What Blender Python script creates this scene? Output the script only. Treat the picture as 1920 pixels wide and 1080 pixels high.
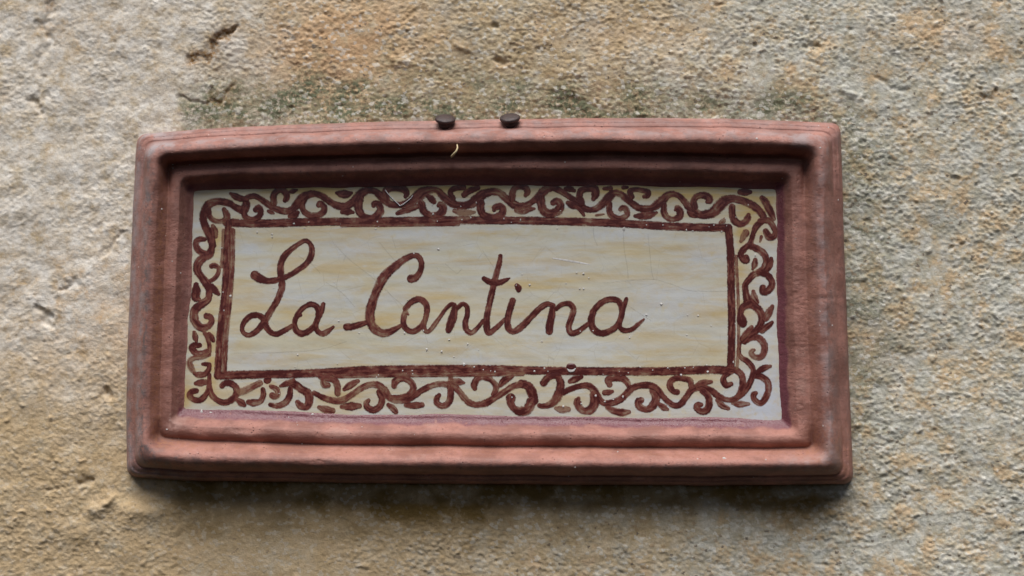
import bpy, math, random
import numpy as np
from mathutils import Vector, Matrix

# ------------------------------------------------------------------ clear
for o in list(bpy.data.objects):
    bpy.data.objects.remove(o, do_unlink=True)
scene = bpy.context.scene
C = scene.collection
random.seed(4)

# ------------------------------------------------------------------ camera
# metres; the wall is the plane y = 0, the viewer stands at negative y, a bit
# below and to the right of the plaque's middle, looking slightly up
DIST, YAW, PITCH = 0.62, math.radians(4.0), math.radians(5.0)
LENS, SENSOR = 46.5, 36.0
cam_loc = Vector((math.sin(YAW) * math.cos(PITCH), -math.cos(YAW) * math.cos(PITCH), -math.sin(PITCH))) * DIST
cd = bpy.data.cameras.new('camera')
cd.lens = LENS
cd.sensor_width = SENSOR
cd.clip_start = 0.01
cd.clip_end = 100
cam = bpy.data.objects.new('camera', cd)
C.objects.link(cam)
cam.location = cam_loc
cam.rotation_euler = (-cam_loc).to_track_quat('-Z', 'Y').to_euler()
scene.camera = cam
cd.dof.use_dof = True
cd.dof.focus_distance = DIST - 0.008
cd.dof.aperture_fstop = 5.6

# ------------------------------------------------------------------ world and sun (soft open shade, light from high above)
SUN_EL, SUN_AZ = math.radians(66), math.radians(-6)
world = bpy.data.worlds.new('World')
scene.world = world
world.use_nodes = True
wn = world.node_tree.nodes
wl = world.node_tree.links
wn.clear()
sky = wn.new('ShaderNodeTexSky')
sky.sky_type = 'NISHITA'
sky.sun_disc = False
sky.sun_elevation = SUN_EL
sky.dust_density = 4.0
sky.ozone_density = 0.6
sky.sun_rotation = math.pi - SUN_AZ
bg = wn.new('ShaderNodeBackground')
bg.inputs['Strength'].default_value = 0.05
wo = wn.new('ShaderNodeOutputWorld')
wl.new(sky.outputs[0], bg.inputs['Color'])
wl.new(bg.outputs[0], wo.inputs['Surface'])

sd = bpy.data.lights.new('sun', 'SUN')
sd.energy = 5.0
sd.angle = math.radians(52)
sd.color = (1.0, 0.988, 0.975)
sun = bpy.data.objects.new('sun', sd)
C.objects.link(sun)
sdir = Vector((math.sin(SUN_AZ) * math.cos(SUN_EL), -math.cos(SUN_AZ) * math.cos(SUN_EL), math.sin(SUN_EL)))
sun.rotation_euler = sdir.to_track_quat('Z', 'Y').to_euler()
sun.location = sdir * 3

scene.view_settings.view_transform = 'Standard'
scene.view_settings.look = 'None'
scene.view_settings.gamma = 1.0
scene.view_settings.use_curve_mapping = False
scene.view_settings.exposure = -0.16
scene.render.engine = 'CYCLES'

# ------------------------------------------------------------------ photo grid <-> wall plane (1 photo pixel is 0.25 mm on the wall)
R = cam.rotation_euler.to_matrix()
RX, RY, RZ = (np.array(R.col[i]) for i in range(3))
CL = np.array(cam_loc)
K = SENSOR / LENS / 1920.0

def at(px, py, h):
    """point over photo position (px, py), h millimetres in front of the wall plane"""
    px = np.asarray(px, float); py = np.asarray(py, float); h = np.asarray(h, float)
    a = (px - 960.0) * K
    b = (540.0 - py) * K
    d = a[..., None] * RX + b[..., None] * RY - RZ
    t = (-h * 0.001 - CL[1]) / d[..., 1]
    return CL + d * t[..., None]

def to_px(P):
    v = P - CL
    z = -(v @ RZ)
    return (v @ RX) / z / K + 960.0, 540.0 - (v @ RY) / z / K

# ------------------------------------------------------------------ noise
def perlin(x, y, seed=0):
    r = np.random.RandomState(seed)
    perm = r.permutation(512)
    ang = r.rand(512) * 2 * np.pi
    gx, gy = np.cos(ang), np.sin(ang)
    xi = np.floor(x).astype(np.int64); yi = np.floor(y).astype(np.int64)
    xf = x - xi; yf = y - yi
    u = xf * xf * xf * (xf * (xf * 6 - 15) + 10)
    v = yf * yf * yf * (yf * (yf * 6 - 15) + 10)
    def g(ix, iy, dx, dy):
        k = perm[(perm[ix & 511] + iy) & 511]
        return gx[k] * dx + gy[k] * dy
    a = g(xi, yi, xf, yf); b = g(xi + 1, yi, xf - 1, yf)
    c = g(xi, yi + 1, xf, yf - 1); d = g(xi + 1, yi + 1, xf - 1, yf - 1)
    return ((a + (b - a) * u) * (1 - v) + (c + (d - c) * u) * v) * 1.5

def fbm(x, y, seed, octs=3, gain=0.5):
    s = 0.0; a = 1.0; f = 1.0
    for i in range(octs):
        s = s + a * perlin(x * f + 17.3 * i, y * f - 9.1 * i, seed + i)
        a *= gain; f *= 2.03
    return s

def sstep(a, b, x):
    t = np.clip((x - a) / (b - a), 0, 1)
    return t * t * (3 - 2 * t)

# ------------------------------------------------------------------ mesh helpers
def grid_mesh(name, P, closed_u=False):
    """P: (n, m, 3) grid of points -> mesh; closed_u joins the last row to the first"""
    n, m, _ = P.shape
    me = bpy.data.meshes.new(name)
    idx = np.arange(n * m).reshape(n, m)
    if closed_u:
        a = idx; b = np.roll(idx, -1, axis=0)
    else:
        a = idx[:-1]; b = idx[1:]
    q = np.stack([a[:, :-1], b[:, :-1], b[:, 1:], a[:, 1:]], axis=-1).reshape(-1, 4)
    me.vertices.add(n * m)
    me.vertices.foreach_set('co', P.reshape(-1).astype(np.float32))
    me.loops.add(q.size)
    me.loops.foreach_set('vertex_index', q.reshape(-1).astype(np.int32))
    me.polygons.add(len(q))
    me.polygons.foreach_set('loop_start', np.arange(0, q.size, 4, dtype=np.int32))
    me.polygons.foreach_set('loop_total', np.full(len(q), 4, dtype=np.int32))
    me.polygons.foreach_set('use_smooth', np.ones(len(q), dtype=bool))
    me.update(calc_edges=True)
    return me

def fattr(me, name, vals):
    at_ = me.attributes.new(name, 'FLOAT', 'POINT')
    at_.data.foreach_set('value', np.asarray(vals, np.float32).reshape(-1))

def link(name, me, mat, parent=None):
    o = bpy.data.objects.new(name, me)
    C.objects.link(o)
    if mat: me.materials.append(mat)
    if parent is not None:
        o.parent = parent
        o.matrix_parent_inverse = parent.matrix_world.inverted()
    return o

def tube_mesh(name, pts, radii, seg=10):
    pts = [Vector(p) for p in pts]
    rows = []
    for i, p in enumerate(pts):
        d = (pts[min(i + 1, len(pts) - 1)] - pts[max(i - 1, 0)]).normalized()
        a = d.cross(Vector((0.3, 1, 0.2))).normalized()
        b = d.cross(a)
        rows.append([p + (a * math.cos(2 * math.pi * k / seg) + b * math.sin(2 * math.pi * k / seg)) * radii[i] for k in range(seg)])
    v = [c for r in rows for c in r]
    f = []
    for i in range(len(rows) - 1):
        for k in range(seg):
            f.append((i * seg + k, i * seg + (k + 1) % seg, (i + 1) * seg + (k + 1) % seg, (i + 1) * seg + k))
    f.append(tuple(range(seg))[::-1])
    f.append(tuple((len(rows) - 1) * seg + k for k in range(seg)))
    me = bpy.data.meshes.new(name)
    me.from_pydata([tuple(c) for c in v], [], f)
    for p in me.polygons: p.use_smooth = True
    me.update()
    return me

# ------------------------------------------------------------------ node helper
class NT:
    def __init__(s, name):
        s.m = bpy.data.materials.new(name); s.m.use_nodes = True
        s.n = s.m.node_tree.nodes; s.l = s.m.node_tree.links
        s.n.clear()
        s.out = s.n.new('ShaderNodeOutputMaterial')
    def put(s, sock, v):
        if hasattr(v, 'links') or isinstance(v, bpy.types.NodeSocket): s.l.new(v, sock)
        else: sock.default_value = v
    def obj(s, scale=(1000, 1000, 1000), loc=(0, 0, 0)):
        t = s.n.new('ShaderNodeTexCoord'); m = s.n.new('ShaderNodeMapping')
        s.l.new(t.outputs['Object'], m.inputs['Vector'])
        m.inputs['Scale'].default_value = scale; m.inputs['Location'].default_value = loc
        return m.outputs[0]
    def noise(s, vec, scale=1.0, detail=3, rough=0.55, color=False, dist=0.0):
        t = s.n.new('ShaderNodeTexNoise'); s.l.new(vec, t.inputs['Vector'])
        t.inputs['Scale'].default_value = scale; t.inputs['Detail'].default_value = detail
        t.inputs['Roughness'].default_value = rough; t.inputs['Distortion'].default_value = dist
        return t.outputs['Color' if color else 'Fac']
    def voro(s, vec, scale=1.0, feature='F1', out='Distance', rnd=1.0):
        t = s.n.new('ShaderNodeTexVoronoi'); t.feature = feature; s.l.new(vec, t.inputs['Vector'])
        t.inputs['Scale'].default_value = scale; t.inputs['Randomness'].default_value = rnd
        return t.outputs[out]
    def attr(s, name):
        t = s.n.new('ShaderNodeAttribute'); t.attribute_name = name
        return t.outputs['Fac']
    def math(s, op, a, b=0.0, c=0.0, clamp=False):
        t = s.n.new('ShaderNodeMath'); t.operation = op; t.use_clamp = clamp
        s.put(t.inputs[0], a); s.put(t.inputs[1], b)
        if len(t.inputs) > 2: s.put(t.inputs[2], c)
        return t.outputs[0]
    def rng(s, v, a, b, c=0.0, d=1.0, smooth=True):
        t = s.n.new('ShaderNodeMapRange'); t.interpolation_type = 'SMOOTHSTEP' if smooth else 'LINEAR'
        s.put(t.inputs['Value'], v)
        t.inputs['From Min'].default_value = a; t.inputs['From Max'].default_value = b
        t.inputs['To Min'].default_value = c; t.inputs['To Max'].default_value = d
        return t.outputs[0]
    def mix(s, f, a, b, mode='MIX'):
        t = s.n.new('ShaderNodeMix'); t.data_type = 'RGBA'; t.blend_type = mode
        s.put(t.inputs[0], f)
        for k, v in ((6, a), (7, b)):
            if isinstance(v, tuple): v = (*v, 1.0) if len(v) == 3 else v
            s.put(t.inputs[k], v)
        return t.outputs[2]
    def bump(s, h, strength, dist, normal=None):
        t = s.n.new('ShaderNodeBump'); t.inputs['Strength'].default_value = strength
        t.inputs['Distance'].default_value = dist
        s.l.new(h, t.inputs['Height'])
        if normal is not None: s.l.new(normal, t.inputs['Normal'])
        return t.outputs[0]
    def bsdf(s, color, rough, normal=None, spec=0.5, coat=0.0, coat_rough=0.1, alpha=None):
        t = s.n.new('ShaderNodeBsdfPrincipled')
        if isinstance(color, tuple): color = (*color, 1.0)
        s.put(t.inputs['Base Color'], color); s.put(t.inputs['Roughness'], rough)
        s.put(t.inputs['Specular IOR Level'], spec)
        s.put(t.inputs['Coat Weight'], coat); t.inputs['Coat Roughness'].default_value = coat_rough
        if normal is not None: s.l.new(normal, t.inputs['Normal'])
        if alpha is not None: s.put(t.inputs['Alpha'], alpha)
        s.l.new(t.outputs[0], s.out.inputs['Surface'])
        return s.m

# ================================================================== MATERIALS
def mat_wall():
    s = NT('rough_lime_plaster')
    p = s.obj()
    lime, ochre, algae, moss_shade, peach, grey, rust = (s.attr(a) for a in ('lime', 'ochre', 'algae', 'moss_shade', 'peach', 'grey', 'rust'))
    n_big = s.noise(p, 0.03, 4, 0.6)
    n_med = s.noise(p, 0.13, 5, 0.7)
    n_hue = s.noise(s.obj(loc=(37, 11, 5)), 0.075, 5, 0.72)
    n_fin = s.noise(p, 0.6, 3, 0.75)
    n_grn = s.noise(p, 1.5, 2, 0.7)
    gr = s.attr('grain')
    col = s.mix(s.rng(n_med, 0.36, 0.66), (0.50, 0.385, 0.235), (0.64, 0.535, 0.385))
    # cool greenish grey bloom to the right, warm tan and pale grey blotches within it
    cool = s.mix(s.rng(n_med, 0.35, 0.65), (0.44, 0.435, 0.36), (0.66, 0.66, 0.61))
    cool = s.mix(s.rng(n_hue, 0.46, 0.64), cool, (0.60, 0.475, 0.31))
    col = s.mix(s.math('MULTIPLY', grey, 0.7), col, cool)
    col = s.mix(s.math('MULTIPLY', s.rng(n_hue, 0.5, 0.36), 0.4), col, (0.53, 0.555, 0.52))
    col = s.mix(s.math('MULTIPLY', s.rng(n_hue, 0.54, 0.68), 0.5), col, (0.66, 0.47, 0.31))
    # regional tints
    brk = s.rng(s.noise(p, 0.11, 5, 0.7), 0.24, 0.56)
    col = s.mix(s.math('MULTIPLY', ochre, brk), col, s.mix(n_med, (0.50, 0.35, 0.185), (0.61, 0.48, 0.325)))
    col = s.mix(s.math('MULTIPLY', peach, brk), col, (0.70, 0.46, 0.275))
    brk2 = s.rng(s.noise(p, 0.09, 6, 0.75), 0.3, 0.56)
    col = s.mix(s.math('MULTIPLY', lime, brk2), col, s.mix(s.rng(n_med, 0.3, 0.7), (0.66, 0.575, 0.465), (0.84, 0.80, 0.74)))
    brk3 = s.rng(s.noise(p, 0.45, 6, 0.82), 0.36, 0.54)
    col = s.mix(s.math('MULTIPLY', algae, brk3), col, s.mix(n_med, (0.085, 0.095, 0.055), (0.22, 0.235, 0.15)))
    brk4 = s.rng(s.noise(p, 0.1, 5, 0.7), 0.25, 0.5)
    col = s.mix(s.math('MULTIPLY', moss_shade, brk4), col, s.mix(n_med, (0.15, 0.095, 0.03), (0.30, 0.20, 0.08)))
    col = s.mix(s.math('MULTIPLY', rust, s.rng(n_fin, 0.3, 0.6)), col, (0.26, 0.14, 0.05))
    # sand grains: pale, brown and dark ones
    clean = s.math('SUBTRACT', 1.0, s.math('MULTIPLY', s.math('MAXIMUM', s.math('MAXIMUM', moss_shade, lime), ochre), 0.75))
    col = s.mix(s.math('MULTIPLY', s.rng(gr, 0.74, 0.80, 0.0, 0.5), clean), col, (0.74, 0.72, 0.66))
    col = s.mix(s.math('MULTIPLY', s.rng(gr, 0.14, 0.10, 0.0, 0.45), clean), col, (0.33, 0.21, 0.115))
    col = s.mix(s.math('MULTIPLY', s.rng(gr, 0.035, 0.03, 0.0, 0.7), clean), col, (0.12, 0.115, 0.105))
    val = s.rng(s.math('ADD', s.math('MULTIPLY', n_fin, 0.5), s.math('MULTIPLY', n_grn, 0.5)), 0.3, 0.7, 0.82, 1.16, False)
    hsv = s.n.new('ShaderNodeHueSaturation'); s.l.new(col, hsv.inputs['Color']); s.l.new(val, hsv.inputs['Value'])
    hsv.inputs['Saturation'].default_value = 1.05
    h = s.math('ADD', s.math('MULTIPLY', n_fin, 0.7), s.math('MULTIPLY', n_grn, 0.6))
    nrm = s.bump(h, 0.85, 0.0005)
    return s.bsdf(hsv.outputs[0], 0.92, nrm, spec=0.25)

def mat_terracotta():
    s = NT('weathered_terracotta')
    p = s.obj()
    glaze, soot, along = s.attr('glaze'), s.attr('soot'), s.attr('bare')
    streak = s.noise(s.obj((60, 1000, 700)), 1.0, 4, 0.6)
    n1 = s.noise(p, 0.06, 5, 0.65)
    n2 = s.noise(p, 0.5, 4, 0.7)
    n3 = s.noise(p, 2.2, 2, 0.6)
    col = s.mix(s.rng(n1, 0.38, 0.62), (0.245, 0.105, 0.08), (0.40, 0.185, 0.145))
    col = s.mix(s.rng(streak, 0.45, 0.75, 0, 0.22), col, (0.43, 0.26, 0.235))
    col = s.mix(s.rng(n2, 0.5, 0.75, 0, 0.55), col, (0.21, 0.09, 0.065))
    blot = s.noise(s.obj((1000, 1000, 1000), (50, 3, 20)), 0.045, 6, 0.7)
    col = s.mix(s.rng(blot, 0.52, 0.7, 0, 0.5), col, (0.20, 0.10, 0.085))
    col = s.mix(s.rng(blot, 0.44, 0.32, 0, 0.45), col, (0.45, 0.27, 0.225))
    col = s.mix(s.math('MULTIPLY', along, s.rng(n2, 0.35, 0.6)), col, (0.37, 0.165, 0.095))
    sm = s.math('MULTIPLY', soot, s.rng(s.noise(p, 0.22, 5, 0.75), 0.44, 0.62))
    col = s.mix(sm, col, (0.16, 0.11, 0.105))
    dust = s.math('MULTIPLY', s.attr('dust'), s.rng(s.noise(p, 0.1, 5, 0.7), 0.4, 0.62))
    col = s.mix(dust, col, (0.36, 0.31, 0.315))
    # dark pores
    po = s.voro(p, 0.55)
    pn = s.rng(s.noise(p, 0.12, 4), 0.5, 0.66)
    pore = s.math('MULTIPLY', s.rng(po, 0.10, 0.22, 1.0, 0.0), pn)
    col = s.mix(s.math('MULTIPLY', pore, 0.85), col, (0.07, 0.035, 0.03))
    g = s.math('MULTIPLY', glaze, s.rng(s.noise(p, 0.3, 4, 0.7), 0.22, 0.42))
    col = s.mix(g, col, s.mix(n2, (0.13, 0.035, 0.05), (0.21, 0.075, 0.085)))
    rough = s.math('SUBTRACT', s.rng(n1, 0.3, 0.7, 0.52, 0.74), s.math('MULTIPLY', g, 0.36))
    n4 = s.noise(s.obj((800, 1000, 1100)), 1.0, 4, 0.75)
    chalk = s.math('MULTIPLY', s.rng(n4, 0.56, 0.72), s.rng(s.noise(p, 0.12, 3), 0.45, 0.65))
    col = s.mix(s.math('MULTIPLY', s.math('MULTIPLY', chalk, 0.4), s.math('SUBTRACT', 1.0, g)), col, (0.56, 0.40, 0.36))
    h = s.math('ADD', s.math('MULTIPLY', n2, 0.6), s.math('ADD', s.math('MULTIPLY', n3, 0.4), s.math('MULTIPLY', n4, 0.5)))
    h = s.math('SUBTRACT', h, s.math('MULTIPLY', pore, 1.3))
    nrm = s.bump(h, 0.7, 0.0005)
    return s.bsdf(col, rough, nrm, spec=0.4)

def mat_tile():
    s = NT('cream_glazed_tile')
    p = s.obj()
    och, blu = s.attr('ochre'), s.attr('bluish')
    w = s.obj((20, 300, 130))
    st1 = s.noise(w, 1.0, 5, 0.65, dist=0.4)
    st2 = s.noise(s.obj((22, 300, 170), (3.1, 0, 7.7)), 1.0, 4, 0.6, dist=0.6)
    n2 = s.noise(p, 0.35, 4, 0.65)
    col = s.mix(s.rng(st2, 0.35, 0.68), (0.62, 0.575, 0.43), (0.62, 0.61, 0.55))
    col = s.mix(s.rng(st1, 0.42, 0.68, 0, 0.75), col, (0.60, 0.465, 0.25))
    cl = s.noise(s.obj((30, 300, 75), (9, 0, 2)), 1.0, 5, 0.7, dist=1.2)
    col = s.mix(s.rng(cl, 0.5, 0.66, 0, 0.5), col, (0.615, 0.64, 0.645))
    col = s.mix(s.rng(cl, 0.46, 0.3, 0, 0.45), col, (0.57, 0.45, 0.26))
    cz = s.voro(s.obj((70, 70, 70)), 1.0, 'DISTANCE_TO_EDGE')
    col = s.mix(s.math('MULTIPLY', s.rng(cz, 0.0, 0.012, 1, 0), s.rng(cl, 0.42, 0.6, 0, 0.4)), col, (0.33, 0.29, 0.22))
    col = s.mix(s.math('MULTIPLY', och, s.rng(st1, 0.25, 0.6)), col, (0.58, 0.41, 0.14))
    col = s.mix(s.math('MULTIPLY', blu, s.rng(n2, 0.2, 0.55)), col, (0.60, 0.64, 0.71))
    col = s.mix(s.rng(n2, 0.6, 0.8, 0, 0.25), col, (0.46, 0.44, 0.38))
    h = s.math('ADD', s.math('MULTIPLY', st1, 0.5), s.math('MULTIPLY', n2, 0.4))
    nrm = s.bump(h, 0.45, 0.0005)
    return s.bsdf(col, s.rng(n2, 0.3, 0.7, 0.1, 0.26), nrm, spec=0.6)

def mat_paint():
    s = NT('maroon_brush_paint')
    p = s.obj()
    ac, al, tone = s.attr('across'), s.attr('along'), s.attr('tone')
    cb = s.n.new('ShaderNodeCombineXYZ')
    s.put(cb.inputs[0], s.math('MULTIPLY', ac, 2.2)); s.put(cb.inputs[1], s.math('MULTIPLY', al, 0.16)); s.put(cb.inputs[2], s.math('MULTIPLY', tone, 37.0))
    br = s.noise(cb.outputs[0], 1.0, 3, 0.6)
    n1 = s.noise(p, 0.22, 3, 0.6)
    v = s.math('MULTIPLY_ADD', s.math('SUBTRACT', s.math('ADD', br, n1), 1.0), 1.25, 0.49)
    v = s.math('ADD', v, s.math('MULTIPLY', tone, 0.5))
    col = s.mix(s.rng(v, 0.42, 0.66), (0.078, 0.016, 0.015), (0.185, 0.055, 0.042))
    col = s.mix(s.rng(v, 0.64, 1.0), col, (0.33, 0.165, 0.10))
    ed = s.math('ABSOLUTE', ac)
    edn = s.math('ADD', ed, s.rng(s.noise(p, 1.1, 3, 0.7), 0.3, 0.7, -0.13, 0.13, False))
    alpha = s.rng(edn, 0.72, 1.08, 1.0, 0.0)
    alpha = s.math('MULTIPLY', alpha, s.rng(v, 0.5, 0.95, 1.0, 0.62))
    nrm = s.bump(s.noise(p, 1.2, 3, 0.6), 0.25, 0.0003)
    return s.bsdf(col, 0.26, nrm, spec=0.45, alpha=alpha)

def mat_simple(name, c0, c1, rough, scale=1.0, bump=0.3, spec=0.4, alpha=None):
    s = NT(name); p = s.obj()
    n = s.noise(p, scale, 4, 0.65)
    return s.bsdf(s.mix(s.rng(n, 0.35, 0.65), c0, c1), rough, s.bump(n, bump, 0.0004), spec=spec, alpha=alpha)

M_WALL, M_TERRA, M_TILE, M_PAINT = mat_wall(), mat_terracotta(), mat_tile(), mat_paint()
M_NAIL = mat_simple('rusted_iron', (0.030, 0.020, 0.022), (0.070, 0.042, 0.038), 0.5, 0.9, 0.7)
M_SPECK = mat_simple('lime_splash', (0.55, 0.52, 0.49), (0.74, 0.72, 0.70), 0.5, 1.0, 0.1)
M_STRAW = mat_simple('dry_straw', (0.58, 0.45, 0.24), (0.72, 0.60, 0.36), 0.7, 0.6, 0.3)
M_SILK = mat_simple('white_silk', (0.72, 0.70, 0.72), (0.80, 0.79, 0.80), 0.55, 0.6, 0.0)
M_CRACK = mat_simple('dirt_in_crazing', (0.20, 0.18, 0.15), (0.30, 0.27, 0.22), 0.6, 0.5, 0.0, alpha=0.12)

# ================================================================== WALL
def axis(half, lim, step, grow=1.045, big=0.006):
    c = list(np.arange(-half, half + step * 0.5, step))
    up = []; x = c[-1]; d = step
    while x < lim:
        d = min(d * grow, big); x += d; up.append(x)
    return np.array([-v for v in reversed(up)] + c + up)

wx = axis(0.262, 0.95, 0.00056)
wz = axis(0.152, 0.72, 0.00056)
X, Z = np.meshgrid(wx, wz, indexing='xy')
xm, zm = X * 1000, Z * 1000
PX, PY = to_px(np.stack([X, np.zeros_like(X), Z], -1))

def blob(cx, cy, rx, ry, rot=0.0, soft=1.0):
    c, s_ = math.cos(math.radians(rot)), math.sin(math.radians(rot))
    dx, dy = PX - cx, PY - cy
    a = (dx * c + dy * s_) / rx; b = (-dx * s_ + dy * c) / ry
    return np.exp(-(a * a + b * b) * soft)

warp1 = fbm(xm / 40, zm / 40, 71, 4) * 90
warp2 = fbm(xm / 40, zm / 40, 81, 4) * 90
QX, QY = PX + warp1, PY + warp2

lime = sstep(580, 330, QX) * sstep(860, 500, QY) * 0.95
lime = np.maximum(lime, 0.5 * sstep(620, 430, QX) * sstep(330, 60, QY))
lime = np.maximum(lime, 0.55 * blob(640, 300, 60, 40)) 
ochre = sstep(430, 680, QY) * sstep(900, 240, QX) * 0.9
ochre = np.maximum(ochre, 0.8 * blob(640, 1010, 330, 120))
ochre = np.maximum(ochre, 0.55 * blob(230, 620, 50, 190))
peach = 0.6 * blob(180, 560, 160, 120) + 0.4 * blob(120, 60, 120, 60) + 0.95 * blob(590, 110, 130, 100) + 0.55 * blob(720, 60, 120, 80) + 0.35 * blob(1150, 70, 180, 60) + 0.3 * blob(1780, 60, 120, 50) + 0.3 * blob(1640, 640, 60, 50)
algae = 1.0 * sstep(115, 205, PY + warp2 * 0.35) * sstep(300, 235 + 30, PY) * sstep(340, 390, QX) * sstep(1680, 1500, QX)
algae = np.maximum(algae, 0.7 * blob(405, 205, 45, 28)) 
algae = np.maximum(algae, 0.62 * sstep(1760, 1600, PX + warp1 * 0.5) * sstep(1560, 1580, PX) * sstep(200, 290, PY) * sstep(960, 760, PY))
algae = np.maximum(algae, 0.42 * blob(800, 130, 320, 80))
algae = np.maximum(algae, 0.85 * blob(560, 195, 150, 30))
algae = np.maximum(algae, 0.8 * blob(1380, 200, 130, 24))
moss_shade = 1.0 * sstep(1035, 935, PY + warp2 * 0.4) * sstep(860, 890, PY) * sstep(270, 420, QX) * sstep(1590, 1500, QX)  # moss stain; also deepens the plaque's cast shadow in the wall colour
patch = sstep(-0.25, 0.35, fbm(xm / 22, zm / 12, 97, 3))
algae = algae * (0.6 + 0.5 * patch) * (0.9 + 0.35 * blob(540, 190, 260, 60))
moss_shade = moss_shade * (0.55 + 0.45 * sstep(-0.3, 0.3, fbm(xm / 24, zm / 14, 99, 3)))
grey = sstep(1100, 1500, QX)

# relief (millimetres towards the viewer)
def worley(x, y, seed):
    r_ = np.random.RandomState(seed)
    perm = r_.permutation(1024); jx, jy, rv = r_.rand(1024), r_.rand(1024), r_.rand(1024)
    xi = np.floor(x).astype(np.int64); yi = np.floor(y).astype(np.int64)
    best = np.full(x.shape, 9.0, np.float32); rid = np.zeros(x.shape, np.float32)
    for dx in (-1, 0, 1):
        for dy in (-1, 0, 1):
            k = perm[(perm[(xi + dx) & 1023] + yi + dy) & 1023]
            d = (xi + dx + jx[k] - x) ** 2 + (yi + dy + jy[k] - y) ** 2
            m = d < best
            best = np.where(m, d, best); rid = np.where(m, rv[k], rid)
    return np.sqrt(best), rid

rough_amt = 0.74 + 0.26 * sstep(240, 640, QX)
smooth_patch = sstep(330, 380, PX + warp1 * 0.3) * sstep(760, 560, PX + warp1 * 0.4) * sstep(905, 930, PY)
smooth_patch = np.maximum(smooth_patch, 0.75 * sstep(900, 940, PY) * sstep(1050, 960, PY) * sstep(380, 500, PX) * sstep(1560, 1480, PX))
limewash = sstep(480, 300, QX) * sstep(800, 560, QY)
rough_amt = rough_amt * (1 - 0.62 * smooth_patch) * np.clip(0.88 + 0.6 * fbm(xm / 26, zm / 26, 51, 3), 0.25, 1.35)

H = 1.6 * fbm(xm / 150, zm / 150, 1, 2) + 0.8 * fbm(xm / 45, zm / 45, 3, 3)
H += (0.16 * limewash + 0.20) * fbm(xm / 13, zm / 11, 7, 3) * (1 - 0.6 * smooth_patch)
gx_, gz_ = xm + 0.45 * zm, zm - 0.25 * xm
w1, grain = worley(gx_ / 2.3 + 0.25 * perlin(xm / 3, zm / 3, 61), gz_ / 1.75, 62)
w2, grain2 = worley(xm / 1.5, zm / 1.35, 63)
size = 0.45 + 0.3 * ((grain * 7.3) % 1)
bump1 = np.sqrt(np.clip(1 - (w1 / size) ** 2, 0, 1)) * (0.4 + 0.9 * ((grain * 13.7) % 1))
bump2 = np.sqrt(np.clip(1 - (w2 / 0.6) ** 2, 0, 1)) * ((grain2 * 5.1) % 1)
H += rough_amt * (0.36 * bump1 + 0.30 * bump2 + 0.22 * perlin(xm / 1.25, zm / 1.15, 13) + 0.16 * perlin(gx_ / 3.4, gz_ / 2.4, 17)) * (1 - 0.35 * limewash)
H += 0.24 * rough_amt * np.clip(fbm(xm / 6.0, zm / 5.0, 21, 2), -0.6, 0.9)
H += 0.15 * sstep(520, 300, QX) * (1 - np.abs(fbm((xm * 0.75 + zm * 0.65) / 26, (zm * 0.75 - xm * 0.65) / 7.5, 57, 3)) * 1.6)
# pits and stuck crumbs
pn = fbm(xm / 8, zm / 6.5, 31, 2)
H -= 0.8 * sstep(0.78, 1.08, pn) * (1 - 0.75 * limewash) * (1 - 0.7 * smooth_patch)
H += 0.75 * sstep(0.70, 1.0, fbm(xm / 7, zm / 6, 41, 2)) * (1 - 0.7 * smooth_patch) * (1 - 0.65 * limewash)
# gouges, seams and lumps seen in the plaster
WBX, WBY = fbm(xm / 9, zm / 9, 91, 3), fbm(xm / 9, zm / 9, 95, 3)
def seam(pts, w, d, wob=5.0):
    out = np.zeros_like(PX)
    xs_ = [p[0] for p in pts]; ys_ = [p[1] for p in pts]; mg = 3.2 * w + 2 * wob
    sel = (PX > min(xs_) - mg) & (PX < max(xs_) + mg) & (PY > min(ys_) - mg) & (PY < max(ys_) + mg)
    wx_ = PX[sel] + WBX[sel] * wob; wy_ = PY[sel] + WBY[sel] * wob
    acc = np.zeros(len(wx_))
    for (x0, y0), (x1, y1) in zip(pts[:-1], pts[1:]):
        dx, dy = x1 - x0, y1 - y0
        t = np.clip(((wx_ - x0) * dx + (wy_ - y0) * dy) / (dx * dx + dy * dy), 0, 1)
        dd = np.hypot(wx_ - x0 - t * dx, wy_ - y0 - t * dy)
        acc = np.maximum(acc, np.exp(-(dd / w) ** 2))
    out[sel] = acc * d
    return out
H -= seam([(442, 50), (418, 72), (396, 96)], 7, 2.0, 14)
H -= seam([(352, 110), (388, 108)], 4, 0.9, 12)
H -= seam([(434, 162), (412, 188), (392, 198), (345, 182)], 5, 0.9, 14)
H -= seam([(92, 4), (86, 60), (80, 130), (74, 210)], 9, 0.8, 20)
H -= seam([(70, 190), (82, 206)], 8, 1.1, 12)
H -= seam([(76, 585), (84, 602)], 8, 1.9, 12)
H -= seam([(232, 430), (196, 470)], 6, 0.8, 14)
H -= seam([(110, 545), (150, 530)], 6, 0.9, 12)
H -= seam([(1510, 84), (1530, 90)], 5, 1.2, 8)
H -= seam([(1840, 182), (1862, 176)], 6, 1.3, 10)
H -= seam([(1650, 150), (1700, 178)], 5, 0.6, 12)
H -= seam([(925, 48), (932, 50)], 5, 2.0)
H -= seam([(934, 112), (945, 114)], 6, 2.2)
H -= seam([(205, 740), (199, 736)], 7, 2.6)
H -= seam([(148, 905), (170, 900)], 6, 1.8)
H += seam([(180, 955), (204, 948), (213, 932)], 10, 1.5, 9)
H += seam([(110, 985), (150, 1000), (130, 1010)], 14, 0.8, 12)
H += seam([(250, 960), (300, 945)], 20, 1.6)
H += seam([(745, 115), (765, 122)], 8, 1.0, 9)
H += seam([(855, 85), (880, 92)], 8, 1.0, 9)
H += seam([(1580, 170), (1612, 184)], 7, 0.9, 8)
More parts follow.
